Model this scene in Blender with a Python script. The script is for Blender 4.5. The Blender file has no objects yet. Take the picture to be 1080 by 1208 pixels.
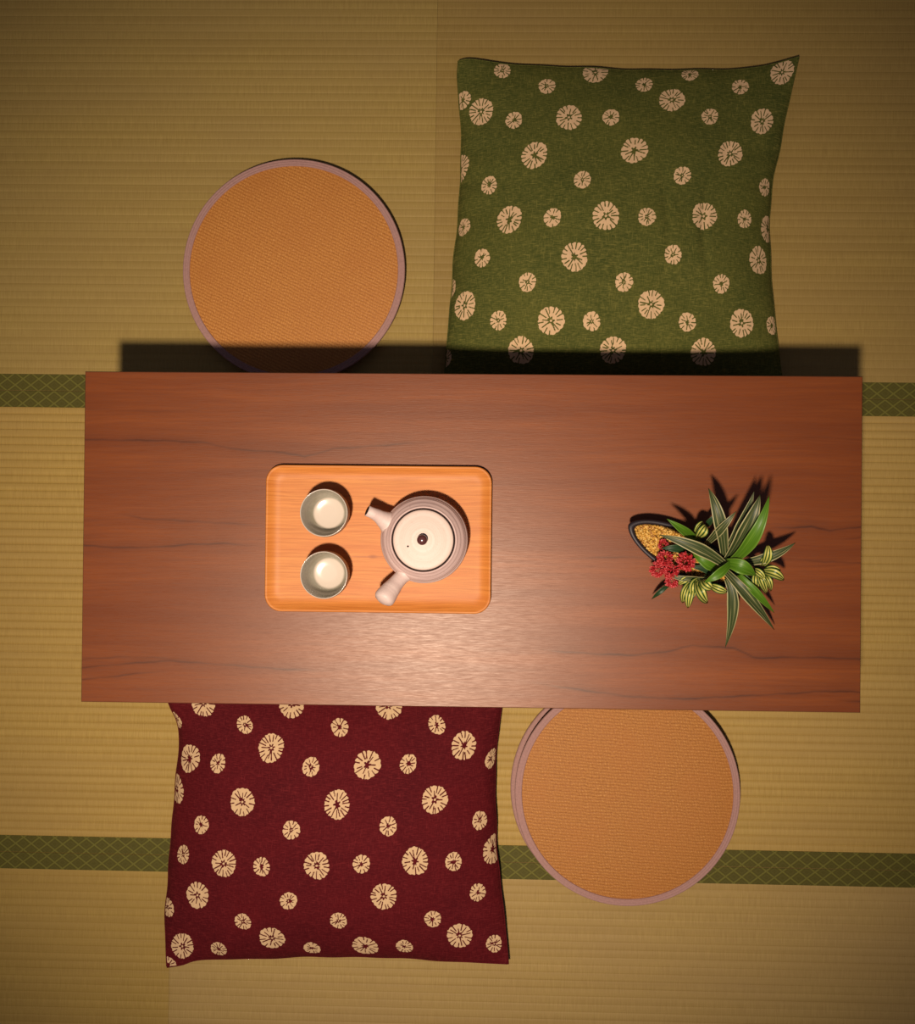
import bpy, bmesh, math, random
import numpy as np
from mathutils import Matrix, Vector

random.seed(7); RNG = np.random.default_rng(11)
SC = bpy.context.scene
COL = SC.collection

# ------------------------------------------------------------------ camera, world, lamp light, exposure
CAM_H = 1.90; FPX = 1176.0; PW, PH = 1080, 1208
def _rot(t, p, r):
    return (Matrix.Rotation(r, 3, 'Z') @ Matrix.Rotation(p, 3, 'Y') @ Matrix.Rotation(t, 3, 'X'))
CAM_R = _rot(math.radians(0.4), math.radians(1.3), math.radians(0.752))
cam = bpy.data.objects.new('camera', bpy.data.cameras.new('camera')); COL.objects.link(cam)
cam.matrix_world = Matrix.Translation((0, 0, CAM_H)) @ CAM_R.to_4x4()
cam.data.sensor_fit = 'VERTICAL'; cam.data.sensor_height = 24.0; cam.data.lens = FPX / PH * 24.0
cam.data.clip_start = 0.02
SC.camera = cam
SC.cycles.caustics_reflective = False

w = bpy.data.worlds.new('evening_room'); SC.world = w; w.use_nodes = True
w.node_tree.nodes['Background'].inputs[0].default_value = (0.85, 0.80, 1.15, 1)
w.node_tree.nodes['Background'].inputs[1].default_value = 0.125

LAMP = (-0.178, -0.425, 2.40)
AIM = (-0.11, -0.085, 0.15)
ld = bpy.data.lights.new('ceiling_lamp', 'SPOT'); ld.energy = 265; ld.color = (1.0, 0.80, 0.66)
ld.spot_size = math.radians(69); ld.spot_blend = 1.0; ld.shadow_soft_size = 0.055  # cone and aim shaped to darken the corners, standing in mostly for lens vignetting
lo = bpy.data.objects.new('ceiling_lamp', ld); lo.location = LAMP; COL.objects.link(lo)
lo.rotation_euler = (Vector(AIM)-Vector(LAMP)).to_track_quat('-Z', 'Y').to_euler()

SC.view_settings.view_transform = 'Standard'; SC.view_settings.look = 'None'
SC.view_settings.exposure = 0.0; SC.view_settings.gamma = 1.0
SC.view_settings.use_curve_mapping = False

# ------------------------------------------------------------------ helpers
RM = np.array(CAM_R)
def at(px, py, z):
    """pixel of the photograph -> point on the horizontal plane at height z"""
    d = RM @ np.array([(px - PW/2)/FPX, -(py - PH/2)/FPX, -1.0])
    s = (z - CAM_H)/d[2]
    return np.array([d[0]*s, d[1]*s, z])
def project(P):
    c = (P - np.array([0, 0, CAM_H])) @ RM
    return np.stack([PW/2 + FPX*c[..., 0]/-c[..., 2], PH/2 - FPX*c[..., 1]/-c[..., 2]], -1)

def tag(o, label=None, cat=None, group=None, kind=None):
    if label: o['label'] = label
    if cat: o['category'] = cat
    if group: o['group'] = group
    if kind: o['kind'] = kind
    return o
def empty(name, loc, rz=0.0):
    o = bpy.data.objects.new(name, None); COL.objects.link(o)
    o.location = loc; o.rotation_euler = (0, 0, rz); o.empty_display_size = 0.05
    return o
def link(name, me, m, parent=None, smooth=True):
    o = bpy.data.objects.new(name, me); COL.objects.link(o)
    if m and not me.materials: me.materials.append(m)
    if smooth: me.polygons.foreach_set('use_smooth', [True]*len(me.polygons))
    if parent: o.parent = parent
    return o
def mesh(verts, faces, name='mesh'):
    me = bpy.data.meshes.new(name); me.from_pydata([tuple(map(float, v)) for v in verts], [], faces); me.update()
    return me
def grid_mesh(P, name='grid', flip=False):
    """P: (n, m, 3) array -> quad grid mesh"""
    n, m, _ = P.shape
    idx = np.arange(n*m).reshape(n, m)
    q = np.stack([idx[:-1, :-1], idx[:-1, 1:], idx[1:, 1:], idx[1:, :-1]], -1).reshape(-1, 4)
    if flip: q = q[:, ::-1]
    me = bpy.data.meshes.new(name)
    me.vertices.add(n*m); me.vertices.foreach_set('co', P.reshape(-1).astype(np.float32))
    me.loops.add(q.size); me.loops.foreach_set('vertex_index', q.reshape(-1).astype(np.int32))
    me.polygons.add(len(q)); me.polygons.foreach_set('loop_start', np.arange(0, q.size, 4, dtype=np.int32))
    me.update(calc_edges=True); me.validate()
    return me
def attr(me, name, vals):
    a = me.attributes.new(name, 'FLOAT', 'POINT'); a.data.foreach_set('value', np.asarray(vals, np.float32).reshape(-1))
def lathe(profile, seg=64, wob=None):
    """profile list of (r, z); closed at r == 0"""
    V, F, rings = [], [], []
    for (r, z) in profile:
        if r < 1e-6:
            V.append((0, 0, z)); rings.append([len(V)-1])
        else:
            ring = []
            for k in range(seg):
                a = 2*math.pi*k/seg; rr = r + (wob(a, z) if wob else 0)
                V.append((rr*math.cos(a), rr*math.sin(a), z)); ring.append(len(V)-1)
            rings.append(ring)
    for A, B in zip(rings[:-1], rings[1:]):
        for k in range(seg):
            k2 = (k+1) % seg
            if len(A) == 1 and len(B) == 1: continue
            if len(A) == 1: F.append((A[0], B[k2], B[k]))
            elif len(B) == 1: F.append((A[k], A[k2], B[0]))
            else: F.append((A[k], A[k2], B[k2], B[k]))
    return mesh(V, F)
def tube(path, radii, seg=20, caps=True):
    path = [np.array(p, float) for p in path]; V, F = [], []; n = len(path)
    for i, p in enumerate(path):
        t = path[min(i+1, n-1)] - path[max(i-1, 0)]; t /= np.linalg.norm(t)
        s = np.cross(t, [0, 0, 1.0]); s = s/np.linalg.norm(s) if np.linalg.norm(s) > 1e-4 else np.array([1.0, 0, 0])
        u = np.cross(s, t)
        for k in range(seg):
            a = 2*math.pi*k/seg; V.append(p + radii[i]*(math.cos(a)*s + math.sin(a)*u))
    for i in range(n-1):
        for k in range(seg):
            k2 = (k+1) % seg; F.append((i*seg+k, i*seg+k2, (i+1)*seg+k2, (i+1)*seg+k))
    if caps:
        F.append(tuple(range(seg))[::-1]); F.append(tuple((n-1)*seg+k for k in range(seg)))
    return mesh(V, F)
def box(x0, x1, y0, y1, z0, z1, bev=0.0):
    bm = bmesh.new(); bmesh.ops.create_cube(bm, size=1)
    for v in bm.verts:
        v.co = ((x0+x1)/2 + v.co.x*(x1-x0), (y0+y1)/2 + v.co.y*(y1-y0), (z0+z1)/2 + v.co.z*(z1-z0))
    if bev: bmesh.ops.bevel(bm, geom=bm.edges[:], offset=bev, segments=2, affect='EDGES', profile=0.5)
    me = bpy.data.meshes.new('box'); bm.to_mesh(me); bm.free(); return me
def spline(pts, n):
    """smooth resampling of a polyline (Catmull-Rom), n points evenly by length"""
    p = np.array(pts, float); p = np.vstack([2*p[0]-p[1], p, 2*p[-1]-p[-2]]); out = []
    for i in range(1, len(p)-2):
        for t in np.linspace(0, 1, 24, endpoint=False):
            a, b, c, d = p[i-1], p[i], p[i+1], p[i+2]
            out.append(.5*((2*b)+(-a+c)*t+(2*a-5*b+4*c-d)*t*t+(-a+3*b-3*c+d)*t**3))
    out.append(p[-2]); out = np.array(out)
    s = np.r_[0, np.cumsum(np.linalg.norm(np.diff(out, axis=0), axis=1))]; s /= s[-1]
    t = n if isinstance(n, np.ndarray) else np.linspace(0, 1, n)
    return np.stack([np.interp(t, s, out[:, k]) for k in range(out.shape[1])], -1)

class NT:
    """tiny node-tree writer"""
    def __init__(s, name, rough=0.6, spec=0.5):
        s.m = bpy.data.materials.new(name); s.m.use_nodes = True; s.t = s.m.node_tree
        s.b = s.t.nodes['Principled BSDF']; s.set(s.b, 'Roughness', rough); s.set(s.b, 'Specular IOR Level', spec)
    def set(s, n, k, v):
        if isinstance(v, bpy.types.NodeSocket): s.t.links.new(v, n.inputs[k])
        elif isinstance(v, (tuple, list)) and len(v) == 3 and n.inputs[k].type == 'RGBA': n.inputs[k].default_value = (*v, 1)
        else: n.inputs[k].default_value = v
    def node(s, typ, out=0, props=None, **kw):
        n = s.t.nodes.new('ShaderNode'+typ)
        for k, v in (props or {}).items(): setattr(n, k, v)
        for k, v in kw.items():
            key = int(k[1:]) if k[0] == 'i' and k[1:].isdigit() else k.replace('_', ' ')
            s.set(n, key, v)
        return n.outputs[out]
    def obj(s): return s.node('TexCoord', 'Object')
    def uv(s): return s.node('TexCoord', 'UV')
    def attr(s, name): return s.node('Attribute', 'Fac', {'attribute_name': name})
    def map(s, v, scale=(1, 1, 1), rot=(0, 0, 0), loc=(0, 0, 0)):
        return s.node('Mapping', Vector=v, Scale=scale, Rotation=rot, Location=loc)
    def noise(s, v, scale=5, detail=3, rough=.5, dist=0):
        return s.node('TexNoise', 'Fac', Vector=v, Scale=scale, Detail=detail, Roughness=rough, Distortion=dist)
    def math(s, op, a, b=0.0, clamp=False):
        return s.node('Math', 0, {'operation': op, 'use_clamp': clamp}, i0=a, i1=b)
    def sep(s, v):
        n = s.t.nodes.new('ShaderNodeSeparateXYZ'); s.t.links.new(v, n.inputs[0]); return n.outputs
    def comb(s, x, y, z=0.0): return s.node('CombineXYZ', X=x, Y=y, Z=z)
    def ramp(s, f, lo, hi, a=0.0, b=1.0):
        return s.node('MapRange', 0, None, Value=f, **{'From_Min': lo, 'From_Max': hi, 'To_Min': a, 'To_Max': b})
    def mix(s, f, a, b, blend='MIX'):
        n = s.t.nodes.new('ShaderNodeMix'); n.data_type = 'RGBA'; n.blend_type = blend; n.clamp_factor = True
        s.set(n, 0, f); s.set(n, 6, a); s.set(n, 7, b); return n.outputs[2]
    def bump(s, h, dist=.001, strength=1.0):
        nn = s.node('Bump', 0, None, Height=h, Distance=dist, Strength=strength); s.set(s.b, 'Normal', nn)
    def col(s, c): s.set(s.b, 'Base Color', c); return s

# ------------------------------------------------------------------ materials
def mat_rush(name, seed, tint):
    n = NT(name, .62, .25); o = n.obj()
    stalk = n.noise(n.map(o, (560, 30, 1), loc=(seed, seed*.3, 0)), 1, 2, .6)
    fine = n.noise(n.map(o, (260, 70, 1), loc=(seed*2, 0, 0)), 1, 3, .6)
    big = n.noise(n.map(o, (3.2, 7, 1), loc=(0, seed, 0)), 1, 3, .55)
    c = n.mix(n.ramp(stalk, .3, .7), (.32*tint[0], .215*tint[1], .056*tint[2]), (.41*tint[0], .285*tint[1], .080*tint[2]))
    c = n.mix(n.ramp(fine, .35, .75, 0, .45), c, (.36*tint[0], .265*tint[1], .062*tint[2]))
    c = n.mix(n.ramp(big, .35, .7, 0, .5), c, (.33*tint[0], .225*tint[1], .074*tint[2]))
    rib = n.noise(n.map(o, (1.3, 75, 1), loc=(seed, seed, 0)), 1, 2, .6)
    c = n.mix(n.ramp(rib, .38, .68, 0, .35), c, (.27*tint[0], .175*tint[1], .042*tint[2]))
    n.col(c); n.bump(n.math('ADD', stalk, n.math('MULTIPLY', fine, .6)), .0005, .7); return n.m
def mat_heri():
    n = NT('border_cloth', .7, .3); x, y, z = n.sep(n.obj())
    u = n.math('DIVIDE', x, .0305); v = n.math('DIVIDE', y, .0235)
    def tri(a): return n.math('ABSOLUTE', n.math('SUBTRACT', n.math('FRACT', n.math('ADD', a, 100.0)), .5))
    a = tri(n.math('ADD', u, v)); b = tri(n.math('SUBTRACT', u, v))
    d = n.math('MAXIMUM', a, b)                     # 0 .. .5, .5 on lattice lines
    line = n.ramp(d, .40, .455)
    inner = n.ramp(n.math('ABSOLUTE', n.math('SUBTRACT', d, .22)), .06, .03, 0, .35)
    wv = n.noise(n.map(n.obj(), (900, 300, 1)), 1, 2)
    c = n.mix(line, (.078, .070, .006), (.150, .142, .020))
    c = n.mix(inner, c, (.115, .105, .018))
    c = n.mix(n.ramp(wv, .3, .7, 0, .35), c, (.07, .062, .010))
    n.col(c); n.bump(n.math('ADD', line, wv), .0004, .6); return n.m
def mat_table():
    n = NT('walnut_laminate', .38, .45); o = n.obj()
    wob = n.noise(n.map(o, (3.0, 9, 1)), 1, 3)
    x, y, z = n.sep(o)
    yy = n.math('ADD', y, n.math('MULTIPLY', wob, .025))
    p = n.comb(x, yy, 0.0)
    band = n.noise(n.map(p, (1.0, 20, 1)), 1, 4, .6)
    grain = n.noise(n.map(p, (7, 210, 1)), 1, 4, .65)
    pore = n.noise(n.map(o, (55, 1300, 1)), 1, 2, .6)
    c = n.mix(n.ramp(band, .34, .68), (.140, .031, .0038), (.222, .056, .0070))
    c = n.mix(n.ramp(grain, .35, .72, 0, .65), c, (.125, .027, .0034))
    c = n.mix(n.ramp(pore, .5, .75, 0, .4), c, (.09, .019, .003))
    n.set(n.b, 'Specular Tint', (1, .92, .80, 1)); vn = n.attr('vein'); hl = n.attr('halo')
    c = n.mix(n.math('MULTIPLY', hl, .6), c, (.085, .021, .006))
    c = n.mix(n.math('MULTIPLY', vn, .85), c, (.03, .008, .004))
    n.col(c)
    n.set(n.b, 'Roughness', n.ramp(pore, .3, .75, .34, .47))
    n.bump(n.math('ADD', n.math('MULTIPLY', pore, .6), n.math('MULTIPLY', grain, .3)), .0003, .5); return n.m
def mat_plain(name, c, rough=.5, spec=.5, nz=0, ns=80, bump=0):
    n = NT(name, rough, spec); f = n.noise(n.obj(), ns, 3)
    n.col(n.mix(n.ramp(f, .3, .7, 0, nz), c, tuple(k*.55 for k in c)))
    if bump: n.bump(f, bump, .8)
    return n.m
def mat_cloth(name, base, dark, slub, print_c):
    n = NT(name, .85, .15); o = n.obj()
    tx = n.noise(n.map(o, (110, 800, 30)), 1, 2, .6); ty = n.noise(n.map(o, (800, 110, 30)), 1, 2, .6)
    sx = n.noise(n.map(o, (75, 480, 12)), 1, 2, .5); sy = n.noise(n.map(o, (480, 75, 12)), 1, 2, .5)
    blot = n.noise(o, 9, 4, .6)
    c = n.mix(n.ramp(blot, .3, .72), dark, base)
    c = n.mix(n.ramp(tx, .40, .68, 0, .55), c, slub)
    c = n.mix(n.ramp(ty, .38, .66, 0, .6), c, dark)
    c = n.mix(n.ramp(sx, .57, .74, 0, .6), c, slub); c = n.mix(n.ramp(sy, .58, .75, 0, .5), c, slub)
    pf = n.attr('print')
    pc = n.mix(n.ramp(ty, .3, .7), print_c, tuple(k*.8 for k in print_c))
    c = n.mix(n.ramp(pf, .35, .6), c, pc)
    n.col(c); n.set(n.b, 'Sheen Weight', .0)
    n.bump(n.math('ADD', tx, ty), .0006, .55); return n.m
def mat_weave(name, rot, g=1.0):
    n = NT(name, .55, .3); p = n.map(n.obj(), rot=(0, 0, rot)); x, y, z = n.sep(p)
    wob = n.math('MULTIPLY', n.noise(n.obj(), 60, 3), .006)
    v = n.math('DIVIDE', n.math('ADD', y, wob), .0058)
    row = n.math('FLOOR', v); rv = n.math('ABSOLUTE', n.math('SINE', n.math('MULTIPLY', v, math.pi)))
    u = n.math('ADD', n.math('DIVIDE', n.math('ADD', x, wob), .0047), n.math('ADD', n.math('MULTIPLY', row, .5), n.math('MULTIPLY', v, .8)))
    ru = n.math('ABSOLUTE', n.math('SINE', n.math('MULTIPLY', u, math.pi)))
    h = n.math('MULTIPLY', rv, n.math('ADD', n.math('MULTIPLY', ru, .6), .4))
    jit = n.noise(n.map(p, (230, 380, 1)), 1, 3, .7)
    big = n.noise(n.obj(), 16, 4, .6)
    f = n.math('ADD', n.math('MULTIPLY', h, .55), n.math('MULTIPLY', n.math('SUBTRACT', jit, .35), 1.5))
    c = n.mix(n.ramp(f, .15, .75), (.30*g, .112*g, .018*g), (.47*g, .205*g, .042*g))
    c = n.mix(n.ramp(f, .75, 1.0, 0, .7), c, (.70, .38, .12))
    c = n.mix(n.ramp(f, .12, -.1, 0, .7), c, (.20, .06, .010))
    c = n.mix(n.ramp(big, .4, .7, 0, .35), c, (.42, .155, .03))
    n.col(c); n.bump(f, .0008, .7); return n.m
def mat_beech():
    n = NT('beech_wood', .5, .3); o = n.obj()
    wob = n.noise(n.map(o, (6, 20, 1)), 1, 3); x, y, z = n.sep(o)
    p = n.comb(x, n.math('ADD', y, n.math('MULTIPLY', wob, .012)), 0.0)
    g = n.noise(n.map(p, (9, 330, 1)), 1, 4, .7); b = n.noise(n.map(p, (3, 45, 1)), 1, 3)
    c = n.mix(n.ramp(g, .36, .64), (.45, .155, .026), (.63, .245, .050))
    c = n.mix(n.ramp(b, .4, .7, 0, .5), c, (.47, .135, .022))
    # a small knot with a dark streak running out of it
    kx = n.math('SUBTRACT', x, -.0085); ky = n.math('SUBTRACT', y, -.0275)
    d = n.math('SQRT', n.math('ADD', n.math('MULTIPLY', kx, kx), n.math('MULTIPLY', n.math('MULTIPLY', ky, ky), 5)))
    c = n.mix(n.ramp(d, .009, .002, 0, .8), c, (.30, .095, .025))
    st = n.math('MULTIPLY', n.ramp(n.math('ABSOLUTE', ky), .0016, .0003, 0, .6), n.ramp(n.math('ABSOLUTE', n.math('ADD', kx, .008)), .035, .02))
    c = n.mix(st, c, (.34, .11, .03))
    n.col(c); n.bump(g, .0002, .5); return n.m
def mat_clay(name, c0, c1, ringscale, rough=.55):
    n = NT(name, rough, .4); x, y, z = n.sep(n.obj())
    r = n.math('SQRT', n.math('ADD', n.math('MULTIPLY', x, x), n.math('MULTIPLY', y, y)))
    t = n.math('ADD', n.math('MULTIPLY', r, ringscale), n.math('MULTIPLY', z, ringscale))
    t = n.math('ADD', t, n.math('MULTIPLY', n.noise(n.obj(), 12, 2), 1.3))
    f = n.noise(n.comb(t, 0.0, 0.0), 1.0, 4, .6); sp = n.noise(n.obj(), 260, 3, .6)
    c = n.mix(n.ramp(f, .33, .68), c0, c1); c = n.mix(n.ramp(sp, .58, .8, 0, .35), c, tuple(k*.6 for k in c0))
    n.col(c); n.bump(n.math('ADD', f, n.math('MULTIPLY', sp, .3)), .0008, .6); return n.m
def mat_glaze():
    n = NT('cup_glaze', .16, .55); x, y, z = n.sep(n.obj())
    f = n.noise(n.obj(), 45, 4, .6); b = n.noise(n.map(n.obj(), (30, 30, 150)), 1, 3)
    wall = n.mix(n.ramp(f, .35, .7), (.235, .225, .165), (.34, .32, .25))
    wall = n.mix(n.ramp(b, .48, .7, 0, .5), wall, (.24, .20, .12))
    c = n.mix(n.ramp(n.math('ADD', z, n.math('MULTIPLY', f, .002)), .0105, .0085), wall, (.60, .53, .43))
    c = n.mix(n.ramp(z, .0585, .060, 0, .8), c, (.62, .55, .45)); n.col(c); return n.m
def mat_leaf(name, body, mid, edge, stripes=0):
    n = NT(name, .44, .35); u, v, _ = n.sep(n.uv())
    d = n.math('ABSOLUTE', n.math('SUBTRACT', u, .5))
    streak = n.noise(n.comb(n.math('MULTIPLY', u, 14.0), n.math('MULTIPLY', v, 1.6)), 1, 2)
    if stripes:
        wv = n.math('SINE', n.math('ADD', n.math('MULTIPLY', n.math('ABSOLUTE', n.math('SUBTRACT', u, .5)), 2*math.pi*stripes), 1.2))
        c = n.mix(n.ramp(n.math('ADD', wv, n.math('MULTIPLY', streak, .5)), -.1, .6), body, edge)
        c = n.mix(n.ramp(v, .1, .5, .35, 0), c, mid)
    else:
        c = n.mix(n.ramp(streak, .42, .68), body, mid)
        c = n.mix(n.ramp(d, .40, .46, 0, .9), c, edge)
        c = n.mix(n.math('MULTIPLY', n.ramp(n.math('ABSOLUTE', n.math('SUBTRACT', d, .17)), .05, .02), n.ramp(streak, .4, .6, .1, .7)), c, edge)
        c = n.mix(n.ramp(v, .82, 1.0, 0, .8), c, body)
    n.col(c); n.bump(streak, .0006, .5); return n.m

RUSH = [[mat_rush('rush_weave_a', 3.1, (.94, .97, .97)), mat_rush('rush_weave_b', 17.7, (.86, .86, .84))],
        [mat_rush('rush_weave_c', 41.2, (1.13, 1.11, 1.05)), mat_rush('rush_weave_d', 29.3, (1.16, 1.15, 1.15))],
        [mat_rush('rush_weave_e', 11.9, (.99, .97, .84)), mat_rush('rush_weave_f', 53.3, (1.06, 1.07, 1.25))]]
HERI = mat_heri()
TABLE = mat_table()
DARKWOOD = mat_plain('table_leg_wood', (.14, .05, .022), .5, .4, .5, 60)
SUBFLOOR = mat_plain('subfloor_boards', (.16, .11, .06), .8, .2, .4, 12)
STRAW = mat_plain('straw_core', (.30, .22, .09), .9, .1, .4, 120, .0006)

# ------------------------------------------------------------------ floor of tatami mats
floor = tag(link('floor', box(-2.7, 2.7, -2.6, 2.2, -.075, -.056), SUBFLOOR, None, False), kind='structure')
PITCH = .01475; Y1, Y2 = .2360, -.6513; MW = Y1 - Y2; HW = .0319
def mat_piece(x0, x1, y0, y1, m, amp):
    """one mat: ribbed rush cover over a straw core, with a patterned cloth border down each long side"""
    g = .00015
    root = link('tatami_mat', box(x0+g, x1-g, y0+g, y1-g, -.055, -.0030), STRAW, floor, False)
    n = int(round((y1-y0)/PITCH)); pt = (y1-y0-2*g)/n
    loc = np.array([0, .00045, .0010, .0018, .0032, pt/2, pt-.0032, pt-.0018, pt-.0010, pt-.00045])
    ys = np.append((y0+g+pt*np.arange(n)[:, None]+loc[None]).ravel(), y1-g)
    dg = np.append(np.tile(np.minimum(loc, pt-loc), n), 0)
    prof = -.0003 - amp*np.exp(-(dg/.0013)**1.1) - .12*amp*np.cos(math.pi*dg/(pt/2))
    ends = np.array([x0+g, x0+.003, *np.linspace(x0+.01, x1-.01, 7), x1-.003, x1-g])
    drop = np.array([-.0004, -.0001, *([0]*7), -.0001, -.0004])
    P = np.zeros((len(ys), len(ends), 3)); P[..., 0] = ends; P[..., 1] = ys[:, None]; P[..., 2] = prof[:, None] + drop
    link('rush_cover', grid_mesh(P), m, root)
    for (b0, b1) in ((y0+.0005, y0+HW), (y1-HW, y1-.0005)):
        link('border_cloth', box(x0+g, x1-g, b0, b1, -.004, .0006, .0005), HERI, root, False)
ML = 1.775
sx_top = at(516, 40, 0)[0]; sx_bot = at(199, 1180, 0)[0]; sx_mid = at(395, 900, 0)[0]
RX = 2.6
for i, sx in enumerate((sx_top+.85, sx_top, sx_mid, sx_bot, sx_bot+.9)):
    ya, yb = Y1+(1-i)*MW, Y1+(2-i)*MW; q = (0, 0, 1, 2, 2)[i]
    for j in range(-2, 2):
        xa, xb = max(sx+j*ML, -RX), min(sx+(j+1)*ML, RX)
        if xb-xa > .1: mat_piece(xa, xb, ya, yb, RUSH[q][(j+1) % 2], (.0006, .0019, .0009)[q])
WY0, WY1 = Y1-3*MW, Y1+2*MW
# plain plaster walls of the room, all beyond the frame
PLASTER = mat_plain('sand_plaster', (.42, .36, .26), .9, .1, .15, 40)
for nm, bx_ in (('north', (-RX-.1, RX+.1, WY1, WY1+.1)), ('south', (-RX-.1, RX+.1, WY0-.1, WY0)), ('east', (RX, RX+.1, WY0, WY1)), ('west', (-RX-.1, -RX, WY0, WY1))):
    tag(link('wall_'+nm, box(*bx_, -.075, 2.5), PLASTER, None, False), kind='structure')

# ------------------------------------------------------------------ low table
TH = .35; TX0, TX1, TY0, TY1 = -.6226, .5885, -.2927, .2257
tbl = empty('low_table', ((TX0+TX1)/2, (TY0+TY1)/2, 0), math.radians(.19))
tag(tbl, 'long low rectangular table with a glossy reddish brown walnut grain top', 'table')
TW, TD = TX1-TX0, TY1-TY0
nx, ny = 304, 436
xs = np.linspace(-TW/2+.0012, TW/2-.0012, nx); ys = np.linspace(-TD/2+.0012, TD/2-.0012, ny)
P = np.zeros((ny, nx, 3)); P[..., 0] = xs; P[..., 1] = ys[:, None]; P[..., 2] = TH
top = grid_mesh(P)
S = 470/1080
def v4(l): return [(90+x*S, 430+y*S) for x, y in l]
def v5(l): return [(560+x*S, 430+y*S) for x, y in l]
veins = [
 (v4([(20, 203), (90, 205), (230, 206), (350, 212), (430, 230), (560, 238), (620, 250), (700, 228), (850, 218), (980, 208)]), .75, 14),
 (v4([(105, 402), (180, 418), (300, 424), (400, 430), (520, 438)]), .55, 8),
 (v4([(15, 490), (120, 497), (220, 495), (300, 488), (400, 485), (520, 494)]), .8, 16),
 (v4([(10, 822), (150, 810), (250, 803), (380, 812), (560, 826), (720, 832)]), .7, 14),
 (v4([(10, 800), (110, 793), (220, 795), (330, 806)]), .5, 10),
 (v4([(10, 854), (90, 847), (180, 836), (260, 830)]), .7, 8),
 (v5([(790, 444), (860, 442), (915, 440), (965, 450), (1060, 439)]), .95, 14),
 (v5([(985, 478), (1060, 466)]), .6, 8),
 (v5([(250, 526), (400, 522), (520, 527), (700, 522), (830, 525), (950, 535), (1060, 538)]), .5, 9),
 (v5([(150, 772), (330, 785), (430, 788), (530, 777), (590, 761), (650, 766), (705, 768), (760, 796), (850, 794), (950, 795), (1060, 800)]), .85, 12),
 (v5([(150, 862), (300, 884), (420, 900), (560, 907), (700, 900), (850, 892), (950, 886), (1060, 888)]), .8, 13),
 (v5([(960, 908), (1060, 914)]), .7, 9),
 (v5([(820, 200), (940, 196), (1060, 204)]), .25, 22),
 (v4([(10, 120), (200, 128), (420, 118)]), .22, 20)]
vein = np.zeros((ny, nx)); halo = np.zeros((ny, nx))
ca, sa = math.cos(-tbl.rotation_euler.z), math.sin(-tbl.rotation_euler.z)
for poly, st, hw in veins:
    q = np.array([at(a, b, TH)[:2] for a, b in poly]) - np.array(tbl.location[:2])
    q = np.stack([q[:, 0]*ca - q[:, 1]*sa, q[:, 0]*sa + q[:, 1]*ca], -1)
    yc = np.interp(xs, q[:, 0], q[:, 1]) + .0004*np.sin(xs*120+hw) + .0002*np.sin(xs*330+2*hw)
    inside = np.clip((xs-q[0, 0])/.05, 0, 1)*np.clip((q[-1, 0]-xs)/.05, 0, 1)
    if q[-1, 0] > TW/2-.02: inside = np.clip((xs-q[0, 0])/.05, 0, 1)
    if q[0, 0] < -TW/2+.02: inside = np.clip((q[-1, 0]-xs)/.08, 0, 1)
    mod = inside*(.72 + .28*np.sin(xs*55+hw*3)*np.sin(xs*23+hw))
    d = ys[:, None]-yc[None]
    vein = np.maximum(vein, st*mod*np.exp(-(d/.0014)**2))
    halo = np.maximum(halo, st*mod*np.exp(-np.where(d > 0, d/(hw*.0011), -d/(hw*.0004))))
attr(top, 'vein', vein); attr(top, 'halo', halo)
tt = link('table_top', top, TABLE, tbl)
e = .0012
ring_o = [(-TW/2, -TD/2), (TW/2, -TD/2), (TW/2, TD/2), (-TW/2, TD/2)]
V = [(x*(1-2*e/TW), y*(1-2*e/TD), TH) for x, y in ring_o] + [(x, y, TH-e) for x, y in ring_o] + [(x, y, TH-.022) for x, y in ring_o]
F = [(a*4+i, a*4+4+i, a*4+4+(i+1) % 4, a*4+(i+1) % 4) for a in (0, 1) for i in range(4)] + [(11, 10, 9, 8)]
link('edge_band', mesh(V, [f[::-1] for f in F[:8]] + [F[8]]), DARKWOOD, tbl, False)
for sx in (-1, 1):
    link('apron', box(sx*.515-.01, sx*.515+.01, -.17, .17, TH-.072, TH-.0222, .002), DARKWOOD, tbl, False)
    for sy in (-1, 1):
        me = tube([(sx*.535, sy*.19, 0), (sx*.533, sy*.188, .012), (sx*.52, sy*.178, TH-.0222)], [.013, .0145, .021], 16)
        link('leg', me, DARKWOOD, tbl)
for sy in (-1, 1):
    link('apron', box(-.505, .505, sy*.16-.01, sy*.16+.01, TH-.072, TH-.0222, .002), DARKWOOD, tbl, False)

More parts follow.
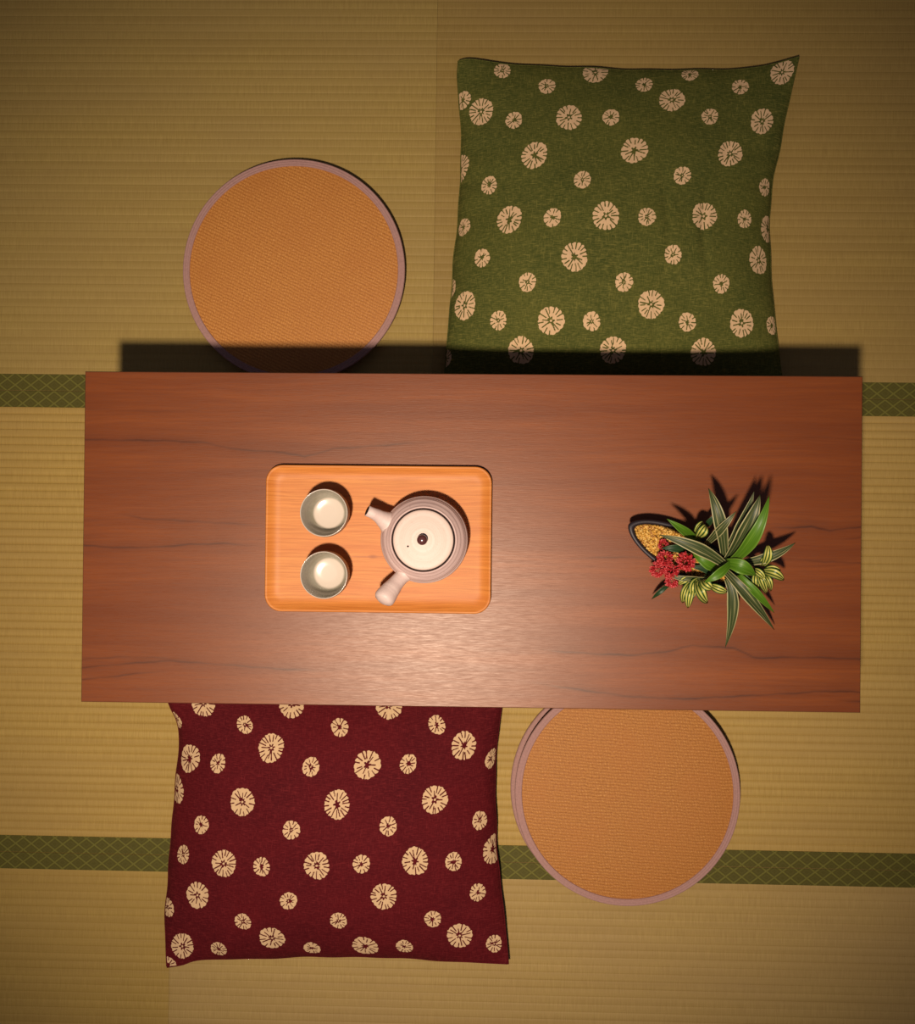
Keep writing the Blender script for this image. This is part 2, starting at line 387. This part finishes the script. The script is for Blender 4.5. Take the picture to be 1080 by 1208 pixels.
# ------------------------------------------------------------------ printed floor cushions
def flower_print(du, dv, R, seed):
    """value 0..1 of a shibori-style pinwheel of radius R at local cloth offset (du, dv)"""
    rg = random.Random(seed)
    r = np.hypot(du, dv)/R; a = np.arctan2(dv, du) % (2*math.pi)
    n = rg.randint(15, 18) if R > .018 else rg.randint(11, 13)
    off = rg.random()*6.28; out = np.ones_like(r)
    edge = 1 + .022*np.sin(a*2+off) + .02*np.sin(a*3+off) + .018*np.sin(a*5+2*off)
    edge = edge - .045*np.clip(np.cos(a*n+off)*-2, 0, 1)
    v = np.clip((edge-r)/.10+.5, 0, 1)
    long_rays = set(rg.sample(range(n), rg.randint(3, 5)))
    for k in range(n):
        ak = off + 2*math.pi*(k+rg.uniform(-.22, .22))/n
        dd = np.abs((a-ak+math.pi) % (2*math.pi)-math.pi)*r
        if k in long_rays: lo_, hi_ = .1, rg.uniform(.6, .98)
        elif rg.random() < .6: lo_, hi_ = rg.uniform(.48, .66), 1.2
        else: lo_, hi_ = rg.uniform(.36, .45), rg.uniform(.8, 1.2)
        wd = (.044 if R > .018 else .060)+.016*rg.random()
        m = np.clip(1.35-dd/wd, 0, 1)*np.clip((r-lo_)/.06+.5, 0, 1)*np.clip((hi_-r)/.06+.5, 0, 1)
        out = np.minimum(out, 1-m)
    core = .23+.085*np.sin(a*rg.choice((5, 6, 7))+off)
    out = np.minimum(out, np.clip((r-core)/.07+.5, 0, 1))
    if rg.random() < .6: out = np.maximum(out, np.clip((.085-r)/.05+.5, 0, 1))
    return v*out

def cushion(label, mat, backmat, edges, flowers, height, folds, seed, tilt=0.0, zs=.034):
    N = 441
    s = np.linspace(0, 1, N); s = .5-.5*np.cos(math.pi*s)*.35-.5*.65*(1-2*s)   # denser towards the seams
    Eb, Et, El, Er = [spline([at(x, y, zs)[:2] for x, y in p], s) for p in edges]
    u = s[None, :, None]; v = s[:, None, None]
    C = ((1-v)*Eb[None] + v*Et[None] + (1-u)*El[:, None] + u*Er[:, None]
         - ((1-u)*(1-v)*Eb[0] + u*(1-v)*Eb[-1] + (1-u)*v*Et[0] + u*v*Et[-1]))
    wig = .0016*np.sin(s*31+seed)*np.sin(s*9+1)*np.sin(s*math.pi)
    C[..., 0] += np.outer(wig, np.abs(2*s-1)**6*np.sign(2*s-1)); C[..., 1] += np.outer(np.abs(2*s-1)**6*np.sign(2*s-1), wig)
    U = 2*s[None, :]-1; Vv = 2*s[:, None]-1
    fu = (1-np.abs(U)**2.4)**.66; fv = (1-np.abs(Vv)**2.2)**.72
    dome = fu*fv
    rg = np.random.default_rng(seed); wr = np.zeros((N, N))
    for k in range(9):
        kx, ky = rg.normal(0, 7, 2); wr += rg.uniform(.3, 1)*np.sin(kx*U+ky*Vv+rg.uniform(0, 6.3))
    wr *= .0011*dome
    rim = np.exp(-(1-np.abs(U))/.10)+np.exp(-(1-np.abs(Vv))/.10)                  # gathers along the seams
    gat = .0028*np.exp(-(1-np.abs(Vv))/.16)*np.sin(U*24+2.0*np.sin(U*5+seed)) + .0028*np.exp(-(1-np.abs(U))/.16)*np.sin(Vv*24+2.4*np.sin(Vv*4+seed))
    wr += gat*np.clip(dome*2.5, 0, 1)
    for (fx, fy, lx, ly, dp) in folds:                                            # soft creases: centre, half-lengths, depth
        wr -= dp*np.exp(-((U-fx-.03*np.sin(Vv*5+fx*9))/lx)**2-((Vv-fy)/ly)**2)
    Zt = zs + height*dome*(1-tilt*Vv) + wr
    Pt = np.dstack([C, Zt])
    ctr = C[N//2, N//2].copy()
    root = empty('floor_cushion', (ctr[0], ctr[1], 0))
    # printed flowers: nearest cloth point to each flower, then a disc measured along the cloth
    px = project(Pt); pr = np.zeros((N, N))
    al = np.cumsum(np.linalg.norm(np.diff(Pt, axis=1, prepend=Pt[:, :1]), axis=2), axis=1); al -= al[:, N//2:N//2+1]
    av = np.cumsum(np.linalg.norm(np.diff(Pt, axis=0, prepend=Pt[:1]), axis=2), axis=0); av -= av[N//2:N//2+1]
    for k, (fx, fy, R) in enumerate(flowers):
        d2 = (px[..., 0]-fx)**2 + (px[..., 1]-fy)**2
        i, j = np.unravel_index(np.argmin(d2), d2.shape)
        du = al-al[i, j]; dv = (av-av[i, j])/1.1
        sel = (np.abs(du) < R*1.3) & (np.abs(dv) < R*1.3)
        pr[sel] = np.maximum(pr[sel], flower_print(du[sel], dv[sel], R, seed*100+k))
    Pl = Pt.copy(); Pl[..., :2] -= ctr
    me = grid_mesh(Pl); attr(me, 'print', pr)
    link('printed_cover', me, mat, root)
    st = 8; Pb = Pl[::st, ::st].copy()
    Pb[..., 2] = np.maximum(.0022, zs - .05*(dome[::st, ::st]**.7))
    bm_ = grid_mesh(Pb, flip=True); link('back_cover', bm_, backmat, root)
    loop = np.vstack([Pl[0, ::6], Pl[::6, -1], Pl[-1, ::-6], Pl[::-6, 0]])
    loop[:, 2] += .0; path = [loop[i] for i in range(len(loop)) if i == 0 or np.linalg.norm(loop[i]-loop[i-1]) > 1e-4]
    link('seam', tube(path, [.0014]*len(path), 6), mat, root)
    tag(root, label, 'cushion', 'printed floor cushions')
    return root

def zl(l, ox, oy, sc, R): return [(ox+x/sc, oy+y/sc, R) for x, y in l]
G_L = [(138, 197), (388, 213), (678, 163), (935, 224), (290, 318), (573, 305), (845, 315), (219, 501), (492, 491), (769, 492), (403, 607), (925, 618),
       (92, 745), (338, 787), (620, 742), (877, 796), (252, 872), (513, 872), (768, 878), (78, 360), (992, 85), (463, 86), (950, 530)]
G_S = [(198, 80), (325, 124), (601, 119), (873, 126), (231, 221), (507, 211), (787, 210), (88, 163), (162, 404), (425, 388), (709, 378), (942, 411),
       (340, 496), (609, 493), (885, 501), (90, 523), (142, 610), (683, 600), (270, 679), (544, 679), (820, 684), (187, 787), (452, 790), (724, 791),
       (963, 801), (52, 698), (730, 90), (38, 895)]
R_L = [(344, 154), (621, 201), (902, 147), (259, 310), (534, 316), (818, 303), (206, 487), (475, 495), (760, 481), (130, 580), (671, 583), (346, 704),
       (617, 727), (890, 697), (87, 727), (107, 185), (70, 270), (985, 445), (148, 24), (405, 26), (683, 30)]
R_S = [(268, 86), (543, 93), (823, 85), (189, 197), (459, 208), (741, 200), (982, 183), (142, 375), (401, 390), (683, 380), (949, 364), (88, 461),
       (316, 498), (605, 489), (873, 483), (394, 596), (943, 571), (263, 656), (538, 654), (813, 648), (191, 736), (463, 733), (730, 729), (990, 720),
       (45, 615), (72, 70), (45, 783)]
CREAM = (.72, .50, .27)
GREEN = mat_cloth('green_linen', (.082, .090, .0150), (.046, .061, .0110), (.205, .190, .042), CREAM)
RED = mat_cloth('maroon_linen', (.098, .0036, .0062), (.060, .0022, .0048), (.165, .015, .017), CREAM)
GBACK = mat_plain('dark_green_backing', (.018, .030, .012), .9, .1, .3)
RBACK = mat_plain('dark_maroon_backing', (.040, .010, .014), .9, .1, .3)
cushion('large dark green square cushion printed with cream pinwheel flowers', GREEN, GBACK, (
    [(519, 458), (560, 455), (650, 452), (720, 451), (800, 452), (890, 455), (928, 458)],
    [(541, 72), (556, 70), (600, 76), (680, 80), (760, 83), (840, 83), (890, 80), (915, 75), (943, 67)],
    [(519, 458), (525, 440), (529, 390), (535, 320), (541, 250), (545, 180), (542, 120), (540, 90), (541, 72)],
    [(928, 458), (922, 440), (917, 400), (912, 350), (908, 290), (911, 220), (921, 170), (931, 120), (943, 67)]),
    zl(G_L, 510, 50, 2.4, .0238)+zl(G_S, 510, 50, 2.4, .0158), .085,
    [(.28, -.1, .035, .4, .0035), (.55, -.05, .03, .3, .004), (.02, -.3, .03, .35, .002), (.25, -.55, .03, .2, .003), (.6, .35, .04, .25, .003)], 5, .35)
cushion('maroon square cushion printed with cream pinwheel flowers beside the long table', RED, RBACK, (
    [(197, 1141), (215, 1138), (240, 1132), (320, 1130), (400, 1128), (470, 1130), (540, 1134), (600, 1137)],
    [(186, 792), (220, 800), (400, 802), (570, 800), (602, 792)],
    [(197, 1141), (195, 1080), (199, 1040), (200, 1005), (205, 960), (208, 915), (212, 870), (209, 850), (200, 832), (186, 792)],
    [(600, 1137), (596, 1090), (590, 1040), (586, 990), (584, 930), (587, 870), (592, 835), (602, 792)]),
    zl(R_L, 180, 820, 2.4545, .0238)+zl(R_S, 180, 820, 2.4545, .0158), .08,
    [(-.4, -.5, .05, .3, .0015), (.5, -.2, .05, .4, .0015)], 8)

# ------------------------------------------------------------------ round woven seat pads
BIND = mat_plain('mauve_binding', (.40, .235, .20), .8, .2, .35, 300, .0005)
SIDE = mat_plain('pad_side_cloth', (.20, .115, .095), .85, .2, .4, 200, .0005)
def round_pad(label, cx, cy, rpx, rot, th, shift, g=1.0):
    c = at(cx, cy, th); R = rpx/(FPX/(CAM_H-th))
    root = empty('round_seat_pad', (c[0], c[1], 0))
    rr = np.linspace(0, 1, 26); prof = [(R*.945*t, th+.0035-.0045*t**4) for t in rr[::-1]]
    link('woven_top', lathe(prof[::1], 96), mat_weave('rattan_weave', rot, g), root)
    def roll(r0, r1, z0, z1):                      # soft rounded cloth binding
        pts = []
        for k in range(13):
            a = math.pi*2*k/12; pts.append(((r0+r1)/2+(r1-r0)/2*math.copysign(abs(math.cos(a))**.7, math.cos(a)), (z0+z1)/2+(z1-z0)/2*math.copysign(abs(math.sin(a))**.7, math.sin(a))))
        return lathe(pts, 128)
    rim = [(R*.936, th-.004), (R*.936, th)]
    for k in range(3):                              # three corded ridges side by side
        r0 = R*.936+R*.064*k/3; r1 = R*.936+R*.064*(k+1)/3
        rim += [(r0+(r1-r0)*q, th+.0002+.0018*math.sin(math.pi*q)**.7-(.0008 if k == 2 else 0)*q) for q in (.12, .35, .65, .88)]
    rim += [(R*1.0, th-.0015), (R*.999, th-.006), (R*.985, th-.010), (R*.96, th-.011)]
    link('rim_binding', lathe(rim[::-1], 128), BIND, root)
    link('side_wall', lathe([(R*.975, .006), (R*.985, .016), (R*.983, .02), (R*.975, th-.008)], 96), SIDE, root)
    bb = link('base_binding', roll(R*.94, R*.998, .0005, .011), BIND, root); bb.location = shift
    link('underside', lathe([(0, .004), (R*.95, .004)], 64), SIDE, root)
    tag(root, label, 'seat pad', 'round woven seat pads')
round_pad('round woven rattan seat pad beside the dark green cushion', 346.5, 319, 132.5, math.radians(25), .033, (-.004, .002, 0), 1.18)
round_pad('round woven rattan seat pad beside the maroon cushion', 740.5, 936, 132.0, math.radians(3), .038, (-.0075, .001, 0))

# ------------------------------------------------------------------ wooden serving tray
def rrect(w, h, r, n=10):
    pts = []
    for (cx, cy, a0) in ((w-r, h-r, 0), (-w+r, h-r, 90), (-w+r, -h+r, 180), (w-r, -h+r, 270)):
        for k in range(n+1):
            a = math.radians(a0+90*k/n); pts.append((cx+r*math.cos(a), cy+r*math.sin(a)))
    return pts
TRZ = .014
a = at(314, 547.5, TH+TRZ); b = at(579, 725, TH+TRZ)
tc = (a+b)/2; hw_, hh_ = (b[0]-a[0])/2, (a[1]-b[1])/2
tray_rot = math.radians(.15)
prof = [(.010, 0), (.005, .002), (.0005, .010), (0, .0115), (.0008, .0133), (.0020, TRZ), (.0034, .0136), (.0050, .0124), (.0085, .0100), (.0125, .0080), (.016, .0068), (.020, .0063), (.024, .0062)]
V, F = [], []
for ins, z in prof:
    V += [(x, y, z) for x, y in rrect(hw_-ins, hh_-ins, max(.026-ins*.7, .008))]
n = len(rrect(1, 1, .1))
for k in range(len(prof)-1):
    for i in range(n): F.append((k*n+i, k*n+(i+1) % n, (k+1)*n+(i+1) % n, (k+1)*n+i))
F.append(tuple(range(n))[::-1]); F.append(tuple((len(prof)-1)*n+i for i in range(n)))
tray = link('serving_tray', mesh(V, F), mat_beech(), None)
tray.location = (tc[0], tc[1], TH); tray.rotation_euler = (0, 0, tray_rot)
md = tray.modifiers.new('split', 'EDGE_SPLIT'); md.split_angle = math.radians(50)
tag(tray, 'pale orange beech tray with rounded corners carrying the tea set', 'tray')
TZ = TH+.0062

# ------------------------------------------------------------------ tea cups
CUP_OUT = mat_clay('cup_clay', (.34, .20, .13), (.48, .33, .23), 260, .5)
GLAZE = mat_glaze()
def cup(px, py, rpx, rz, label):
    hgt = .061; c = at(px, py, TZ+hgt); R = rpx/(FPX/(CAM_H-TZ-hgt))
    root = empty('tea_cup', (c[0], c[1], TZ), rz)
    outer = [(0, .002), (R*.50, .002), (R*.52, 0), (R*.58, 0), (R*.60, .004), (R*.78, .010), (R*.92, .020), (R*.985, .034), (R*1.0, .048), (R*.985, hgt-.0025)]
    link('cup_body', lathe(outer, 72), CUP_OUT, root)
    inner = [(R*.985, hgt-.0025), (R*.972, hgt-.0004), (R*.955, hgt), (R*.94, hgt-.0010), (R*.93, hgt-.006), (R*.92, .046), (R*.895, .030), (R*.84, .019), (R*.76, .0125), (R*.68, .0092), (R*.62, .0076), (R*.58, .0071), (R*.3, .0068), (0, .0067)]
    link('glazed_inside', lathe(inner, 72), GLAZE, root)
    tag(root, label, 'cup', 'tea cups on the tray')
cup(382, 605, 28.9, .3, 'small glazed tea cup on the tray, level with the teapot spout')
cup(382, 678.5, 28.7, 2.1, 'small glazed tea cup on the tray, level with the teapot handle')

# ------------------------------------------------------------------ side-handled teapot
POT = mat_clay('pale_stoneware', (.40, .265, .235), (.76, .60, .53), 420, .55)
POT2 = mat_clay('plain_stoneware', (.56, .43, .38), (.70, .57, .50), 70, .5)
LIDM = mat_clay('cream_stoneware', (.60, .47, .38), (.70, .58, .49), 200, .5)
KNOB = mat_plain('brown_knob_glaze', (.085, .028, .026), .22, .6, .3)
HOLE = mat_plain('dark_opening', (.02, .012, .010), .8, .1)
BH = .070
c = at(499.5, 637, TZ+BH); BR = 51.5/(FPX/(CAM_H-TZ-.045))
tp = empty('teapot', (c[0], c[1], TZ))
LR = 36.3/(FPX/(CAM_H-TZ-.075))
prof = [(0, .003), (BR*.60, .003), (BR*.63, 0), (BR*.68, 0), (BR*.74, .006)]
for k in range(1, 40):
    t = k/40; ang = -1.0+t*2.2
    r = BR*(.14+.86*math.cos(ang*.86)**.8) if False else BR*(1-.30*abs(ang)**2.3*(.75 if ang > 0 else .9))
    if r < LR*1.06: break
    prof.append((r+.00045*math.sin(k*1.7)+.0004*math.sin(k*.9), .008+t*.064))
zt = prof[-1][1]
prof += [(LR*1.09, zt+.0014), (LR*1.06, zt+.0016), (LR*1.045, zt+.0004), (LR*1.04, zt-.004), (LR*.9, zt-.006)]
link('pot_body', lathe(prof, 96), POT, tp)
lid = [(LR*.985, zt-.004), (LR*.988, zt+.0012), (LR*.975, zt+.0026)]
for k in range(1, 22):
    t = 1-k/22; lid.append((LR*.975*t, zt+.0026+.0045*(1-t*t)+.00008*math.sin(k*2.4)))
lid.append((0, zt+.0072))
lo_ = link('lid', lathe(lid, 96), LIDM, tp)
link('lid_groove', lathe([(LR*1.042, zt-.0012), (LR*.98, zt-.0012)], 96), HOLE, tp)
kc = at(497.3, 636.3, TZ+zt+.016)-np.array(tp.location)
kp = [(0, 0), (.0042, .0006), (.0046, .003), (.0066, .006), (.0078, .0095), (.0072, .0128), (.0045, .0150), (0, .0158)]
kn = link('knob', lathe(kp, 40), KNOB, lo_); kn.location = (kc[0]*.4, kc[1]*.4, zt+.0068)
hc = at(481.5, 644.5, TZ+zt+.005)-np.array(tp.location)
hl = link('steam_hole', lathe([(.0015, 0), (.0014, .0006), (0, .0007)], 16), HOLE, lo_); hl.location = (hc[0], hc[1], zt+.0056)
def rel(px, py, z): return at(px, py, TZ+z)-np.array(tp.location)
# spout: flared root on the shoulder, narrowing and lifting to the lip
sp = spline([rel(478, 627, .032), rel(466, 620.5, .039), rel(454, 613.5, .049), rel(444.5, 607.5, .0575), rel(433.5, 602.5, .063)], 22)
sr = np.interp(np.linspace(0, 1, 22), [0, .25, .40, .54, .70, .88, 1], [.025, .0245, .0195, .0142, .0104, .0085, .0083])
so = link('spout', tube(sp, sr, 28), POT2, tp)
d = sp[-1]-sp[-2]; d /= np.linalg.norm(d)
link('spout_opening', tube([sp[-1]-d*.001, sp[-1]+d*.0004], [.0066, .0066], 20), HOLE, so)
# handle: slim neck at the body, swelling to a rounded end
hp = spline([rel(488, 660, .042), rel(477, 677, .046), rel(469, 686, .052), rel(460, 697, .060), rel(453.5, 706, .066), rel(450.5, 710.5, .069)], 26)
hr = np.interp(np.linspace(0, 1, 26), [0, .25, .40, .55, .72, .86, .94, .98, 1], [.022, .0150, .0112, .0118, .0142, .0160, .0155, .0115, .006])
link('handle', tube(hp, hr, 28), POT2, tp)
tag(tp, 'round pale stoneware teapot with a side handle and brown knobbed lid', 'teapot')

# ------------------------------------------------------------------ potted artificial plant
POTM = mat_plain('black_glazed_pot', (.012, .007, .009), .5, .45, .2)
pz = .050; POTW = .0345
pc = at(808, 653, TH+pz)
plant = empty('potted_plant', (pc[0], pc[1], TH))
tag(plant, 'striped leafy plant with red flowers in a black boat shaped pot', 'plant')
ax = at(874, 687, TH+pz)-at(742, 618.5, TH+pz); PL = np.linalg.norm(ax[:2])/2; PA = math.atan2(ax[1], ax[0])
def boat(sl, sw, n=64):
    pts = []
    for k in range(n):
        t = 2*math.pi*k/n; x, y = math.cos(t), math.sin(t)
        wv = POTW*math.copysign(abs(y)**1.22, y)
        px_, py_ = PL*x*sl, wv*sw
        pts.append((px_*math.cos(PA)-py_*math.sin(PA), px_*math.sin(PA)+py_*math.cos(PA)))
    return pts
levels = [(.55, .50, .0), (.62, .58, .0), (.84, .82, .018), (.97, .96, .040), (1.0, 1.0, pz-.003), (.992, .985, pz), (.91, .84, pz-.0005), (.885, .79, pz-.003), (.88, .78, pz-.009)]
V, F = [], []
for sl, sw, z in levels: V += [(x, y, z) for x, y in boat(sl, sw)]
for k in range(len(levels)-1):
    for i in range(64): F.append((k*64+i, k*64+(i+1) % 64, (k+1)*64+(i+1) % 64, (k+1)*64+i))
F.append(tuple(range(64))[::-1]); F.append(tuple((len(levels)-1)*64+i for i in range(64)))
link('pot', mesh(V, F), POTM, plant)
V2 = [(x, y, pz-.0085) for x, y in boat(.885, .79)]
link('soil_bed', mesh(V2, [tuple(range(64))]), mat_plain('sandy_bed', (.30, .14, .025), .8, .2, .5, 500), plant, False)
# gravel bed
bm = bmesh.new(); ic = bmesh.new(); bmesh.ops.create_icosphere(ic, subdivisions=1, radius=1)
icv = [v.co.copy() for v in ic.verts]; icf = [[v.index for v in f.verts] for f in ic.faces]; ic.free()
lay = bm.loops.layers.color.new('tone') if False else None
fl = bm.faces.layers.int.new('m')
for k in range(2300):
    t = random.random()*2*math.pi; q = math.sqrt(random.random())
    x, y = math.cos(t), math.sin(t)
    bx_, by_ = PL*x*q*.875, POTW*math.copysign(abs(y)**1.22, y)*q*.775
    X = bx_*math.cos(PA)-by_*math.sin(PA); Y = bx_*math.sin(PA)+by_*math.cos(PA)
    s_ = random.uniform(.0013, .0024); z = pz-.0062+random.uniform(-.002, .002)+.003*(1-q*q)
    rot = Matrix.Rotation(random.random()*6, 3, 'Z') @ Matrix.Rotation(random.random()*3, 3, 'X')
    vs = [bm.verts.new((rot @ Vector((v.x*s_*1.25, v.y*s_, v.z*s_*.8))) + Vector((X, Y, z))) for v in icv]
    mi = random.choice((0, 0, 0, 1, 1, 2))
    for f in icf:
        ff = bm.faces.new([vs[i] for i in f]); ff.material_index = mi
me = bpy.data.meshes.new('gravel'); bm.to_mesh(me); bm.free()
for cc in ((.55, .30, .045), (.66, .42, .10), (.34, .15, .03)): me.materials.append(mat_plain('gravel_grain', cc, .5, .4, .3))
tag(link('gravel', me, None, plant), kind='stuff')

VAR = mat_leaf('variegated_leaf', (.016, .036, .008), (.085, .100, .034), (.40, .37, .17))
BRI = mat_leaf('bright_green_leaf', (.050, .135, .006), (.085, .19, .010), (.13, .24, .03))
DRK = mat_leaf('dark_green_leaf', (.008, .028, .010), (.018, .055, .014), (.03, .075, .02))
STR = mat_leaf('striped_round_leaf', (.022, .075, .008), (.07, .14, .015), (.50, .48, .11), stripes=3.2)
PO = np.array(plant.location)
def leaf(base, mid, tip, wpx, m, name='leaf', wmax=.42, fold=.30, roll=0.0, curl=0.0, n=22, blunt=False):
    """each point = (px, py, height above the table)"""
    B, M, T = [at(p[0], p[1], TH+p[2])-PO for p in (base, mid, tip)]
    C = 2*M-.5*(B+T); W = wpx/785/2
    V, F, UV = [], [], []; cs = np.linspace(-1, 1, 9)
    for i in range(n+1):
        t = i/n; p = (1-t)**2*B+2*t*(1-t)*C+t*t*T
        tg = 2*(1-t)*(C-B)+2*t*(T-C); tg /= np.linalg.norm(tg)
        sd = np.cross(tg, [0, 0, 1.0]); sd = sd/np.linalg.norm(sd) if np.linalg.norm(sd) > .05 else np.array([1.0, 0, 0])
        up = np.cross(sd, tg)
        rl = roll+curl*t; s2 = sd*math.cos(rl)+up*math.sin(rl); u2 = np.cross(s2, tg)
        if blunt: wd = math.sin(math.pi*min(1, t*.93+.05))**.75
        else: wd = (.55+.45*min(1, t/wmax)) if t < wmax else max(0, 1-((t-wmax)/(1-wmax))**1.7)
        wd = max(wd, .02)*W
        for c_ in cs:
            V.append(p+s2*c_*wd+u2*(abs(c_)**1.3*wd*fold)); UV.append((c_*.5+.5, t))
    m_ = len(cs)
    for i in range(n):
        for k in range(m_-1): F.append((i*m_+k, i*m_+k+1, (i+1)*m_+k+1, (i+1)*m_+k))
    me = mesh(V, F); ul = me.uv_layers.new(name='UVMap')
    for lp in me.loops: ul.data[lp.index].uv = UV[lp.vertex_index]
    o = link(name, me, m, plant)
    sm = o.modifiers.new('thick', 'SOLIDIFY'); sm.thickness = .0007; sm.offset = 0
    return o
cz = .075
L = [
 ((855, 658, cz), (849, 612, .115), (836, 576, .105), 15, VAR), ((833, 642, .07), (851, 624, .115), (869, 603, .125), 10, VAR),
 ((856, 652, cz), (876, 617, .10), (890, 580, .12), 12, VAR), ((858, 660, cz), (882, 622, .135), (897, 584, .145), 18, VAR),
 ((860, 664, cz), (890, 633, .15), (908, 584, .15), 15, BRI), ((872, 664, .06), (908, 657, .085), (939, 640, .08), 12, VAR),
 ((858, 664, cz+.02), (876, 669, .115), (892, 679, .095), 17, BRI), ((872, 678, .08), (893, 700, .085), (914, 723, .05), 10, BRI),
 ((856, 674, cz), (884, 705, .085), (914, 743, .035), 14, VAR), ((858, 682, .065), (865, 716, .06), (856, 764, .015), 14, VAR),
 ((862, 664, cz+.025), (848, 677, .12), (831, 687, .11), 11, BRI), ((838, 683, .07), (812, 683, .085), (785, 678, .075), 7.5, VAR),
 ((856, 667, cz+.01), (822, 646, .115), (778, 631, .105), 15, VAR), ((850, 673, .06), (834, 664, .085), (817, 652, .075), 13, BRI),
 ((826, 640, .06), (808, 627, .105), (787, 612, .115), 11, BRI), ((822, 650, .05), (800, 647, .07), (780, 647, .065), 10, DRK),
 ((792, 688, .045), (779, 698, .05), (769, 707, .035), 6, DRK), ((832, 622, .06), (838, 615, .075), (843, 607, .08), 7, DRK),
 ((860, 660, .055), (848, 655, .08), (838, 645, .075), 8, VAR), ((850, 680, .05), (835, 672, .06), (812, 668, .06), 10, DRK),
 ((866, 672, .06), (880, 684, .075), (896, 694, .06), 11, DRK), ((862, 650, .05), (872, 640, .065), (884, 632, .06), 9, DRK)]
for k, (b_, m_, t_, wp, mm) in enumerate(L):
    leaf(b_, m_, t_, wp*.98, mm, 'blade_leaf', roll=random.uniform(-.25, .25), curl=random.uniform(-.3, .3))
R_ = [
 ((818, 685, .065), (809, 697, .085), (806, 711, .060), 12), ((819, 686, .07), (814, 702, .095), (812, 717, .07), 11),
 ((822, 685, .08), (826, 699, .105), (835, 711, .085), 15), ((824, 683, .08), (818, 692, .095), (819, 705, .085), 12),
 ((828, 684, .085), (834, 690, .108), (840, 694, .10), 13), ((838, 690, .07), (848, 695, .085), (858, 698, .075), 11),
 ((818, 682, .07), (808, 684, .085), (801, 690, .07), 9),
 ((822, 635, .07), (829, 627, .10), (833, 620, .09), 14), ((820, 630, .07), (825, 621, .085), (830, 616, .075), 9),
 ((900, 668, .07), (906, 656, .10), (906, 643, .095), 12), ((898, 668, .06), (902, 660, .085), (912, 652, .08), 8),
 ((900, 674, .07), (914, 677, .095), (925, 684, .08), 13), ((903, 672, .07), (912, 671, .09), (921, 673, .085), 9),
 ((896, 676, .065), (899, 686, .085), (905, 700, .055), 12), ((894, 674, .06), (892, 684, .08), (894, 696, .06), 11),
 ((900, 676, .065), (907, 686, .085), (910, 697, .06), 10), ((888, 672, .07), (896, 676, .09), (903, 684, .08), 10)]
for (b_, m_, t_, wp) in R_:
    leaf(b_, m_, t_, wp*.88, STR, 'striped_leaf', fold=.45, n=12, blunt=True, roll=random.uniform(-.3, .3))
STEM = mat_plain('plant_stem', (.05, .09, .025), .5, .3, .3)
def stem(pts, r=.0016):
    P_ = spline([at(a_, b_, TH+z)-PO for a_, b_, z in pts], 12); link('stem', tube(P_, [r]*12, 8), STEM, plant)
stem([(850, 662, .02), (846, 668, .05), (838, 676, .065), (822, 686, .07)]); stem([(860, 662, .02), (872, 663, .05), (886, 666, .06), (900, 672, .068)])
stem([(846, 655, .02), (836, 645, .05), (822, 636, .07)]); stem([(840, 665, .02), (820, 665, .05), (795, 670, .06)])
stem([(857, 664, .0), (857, 664, .04), (858, 664, .085)], .007)
# red bracted flower heads: each a spiky ball of narrow petals
REDF = [mat_plain('red_petal', (.42, .020, .024), .5, .3, .5, 400), mat_plain('pink_red_petal', (.62, .10, .10), .5, .3, .3, 400)]
def flower_head(px, py, z, rpx, seed):
    rg = random.Random(seed); R = rpx/785; c0 = at(px, py, TH+z)-PO; V, F, MI = [], [], []
    for k in range(190):
        zz = rg.uniform(-.45, 1); th_ = rg.random()*6.283; rr = math.sqrt(1-zz*zz)
        d = Vector((rr*math.cos(th_), rr*math.sin(th_), zz*.8)).normalized()
        s = d.orthogonal().normalized(); s = Matrix.Rotation(rg.random()*6.28, 3, d) @ s; q = d.cross(s)
        l0, l1 = R*rg.uniform(.25, .5), R*rg.uniform(.68, 1.12); wd = R*rg.uniform(.07, .12); b0 = len(V)
        mp = d*(l0*.25+l1*.75)
        for v in (d*l0, mp+s*wd, mp+q*wd, d*l1, mp-s*wd, mp-q*wd): V.append(np.array(v)+c0)
        for a_, b_ in ((1, 2), (2, 4), (4, 5), (5, 1)):
            F += [(b0, b0+b_, b0+a_), (b0+3, b0+a_, b0+b_)]; MI += [0, rg.random() < .35]
    me = mesh(V, F)
    for m in REDF: me.materials.append(m)
    me.polygons.foreach_set('material_index', [int(v) for v in MI])
    link('flower_head', me, None, plant, False)
for k, (px_, py_, z, r_) in enumerate([(785, 659, .075, 10), (809, 663, .085, 11.5), (776, 672, .065, 9.5), (792, 674, .08, 9.5), (793, 685, .07, 9), (783, 643, .06, 7), (800, 645, .055, 7)]):
    flower_head(px_, py_, z, r_, 50+k)
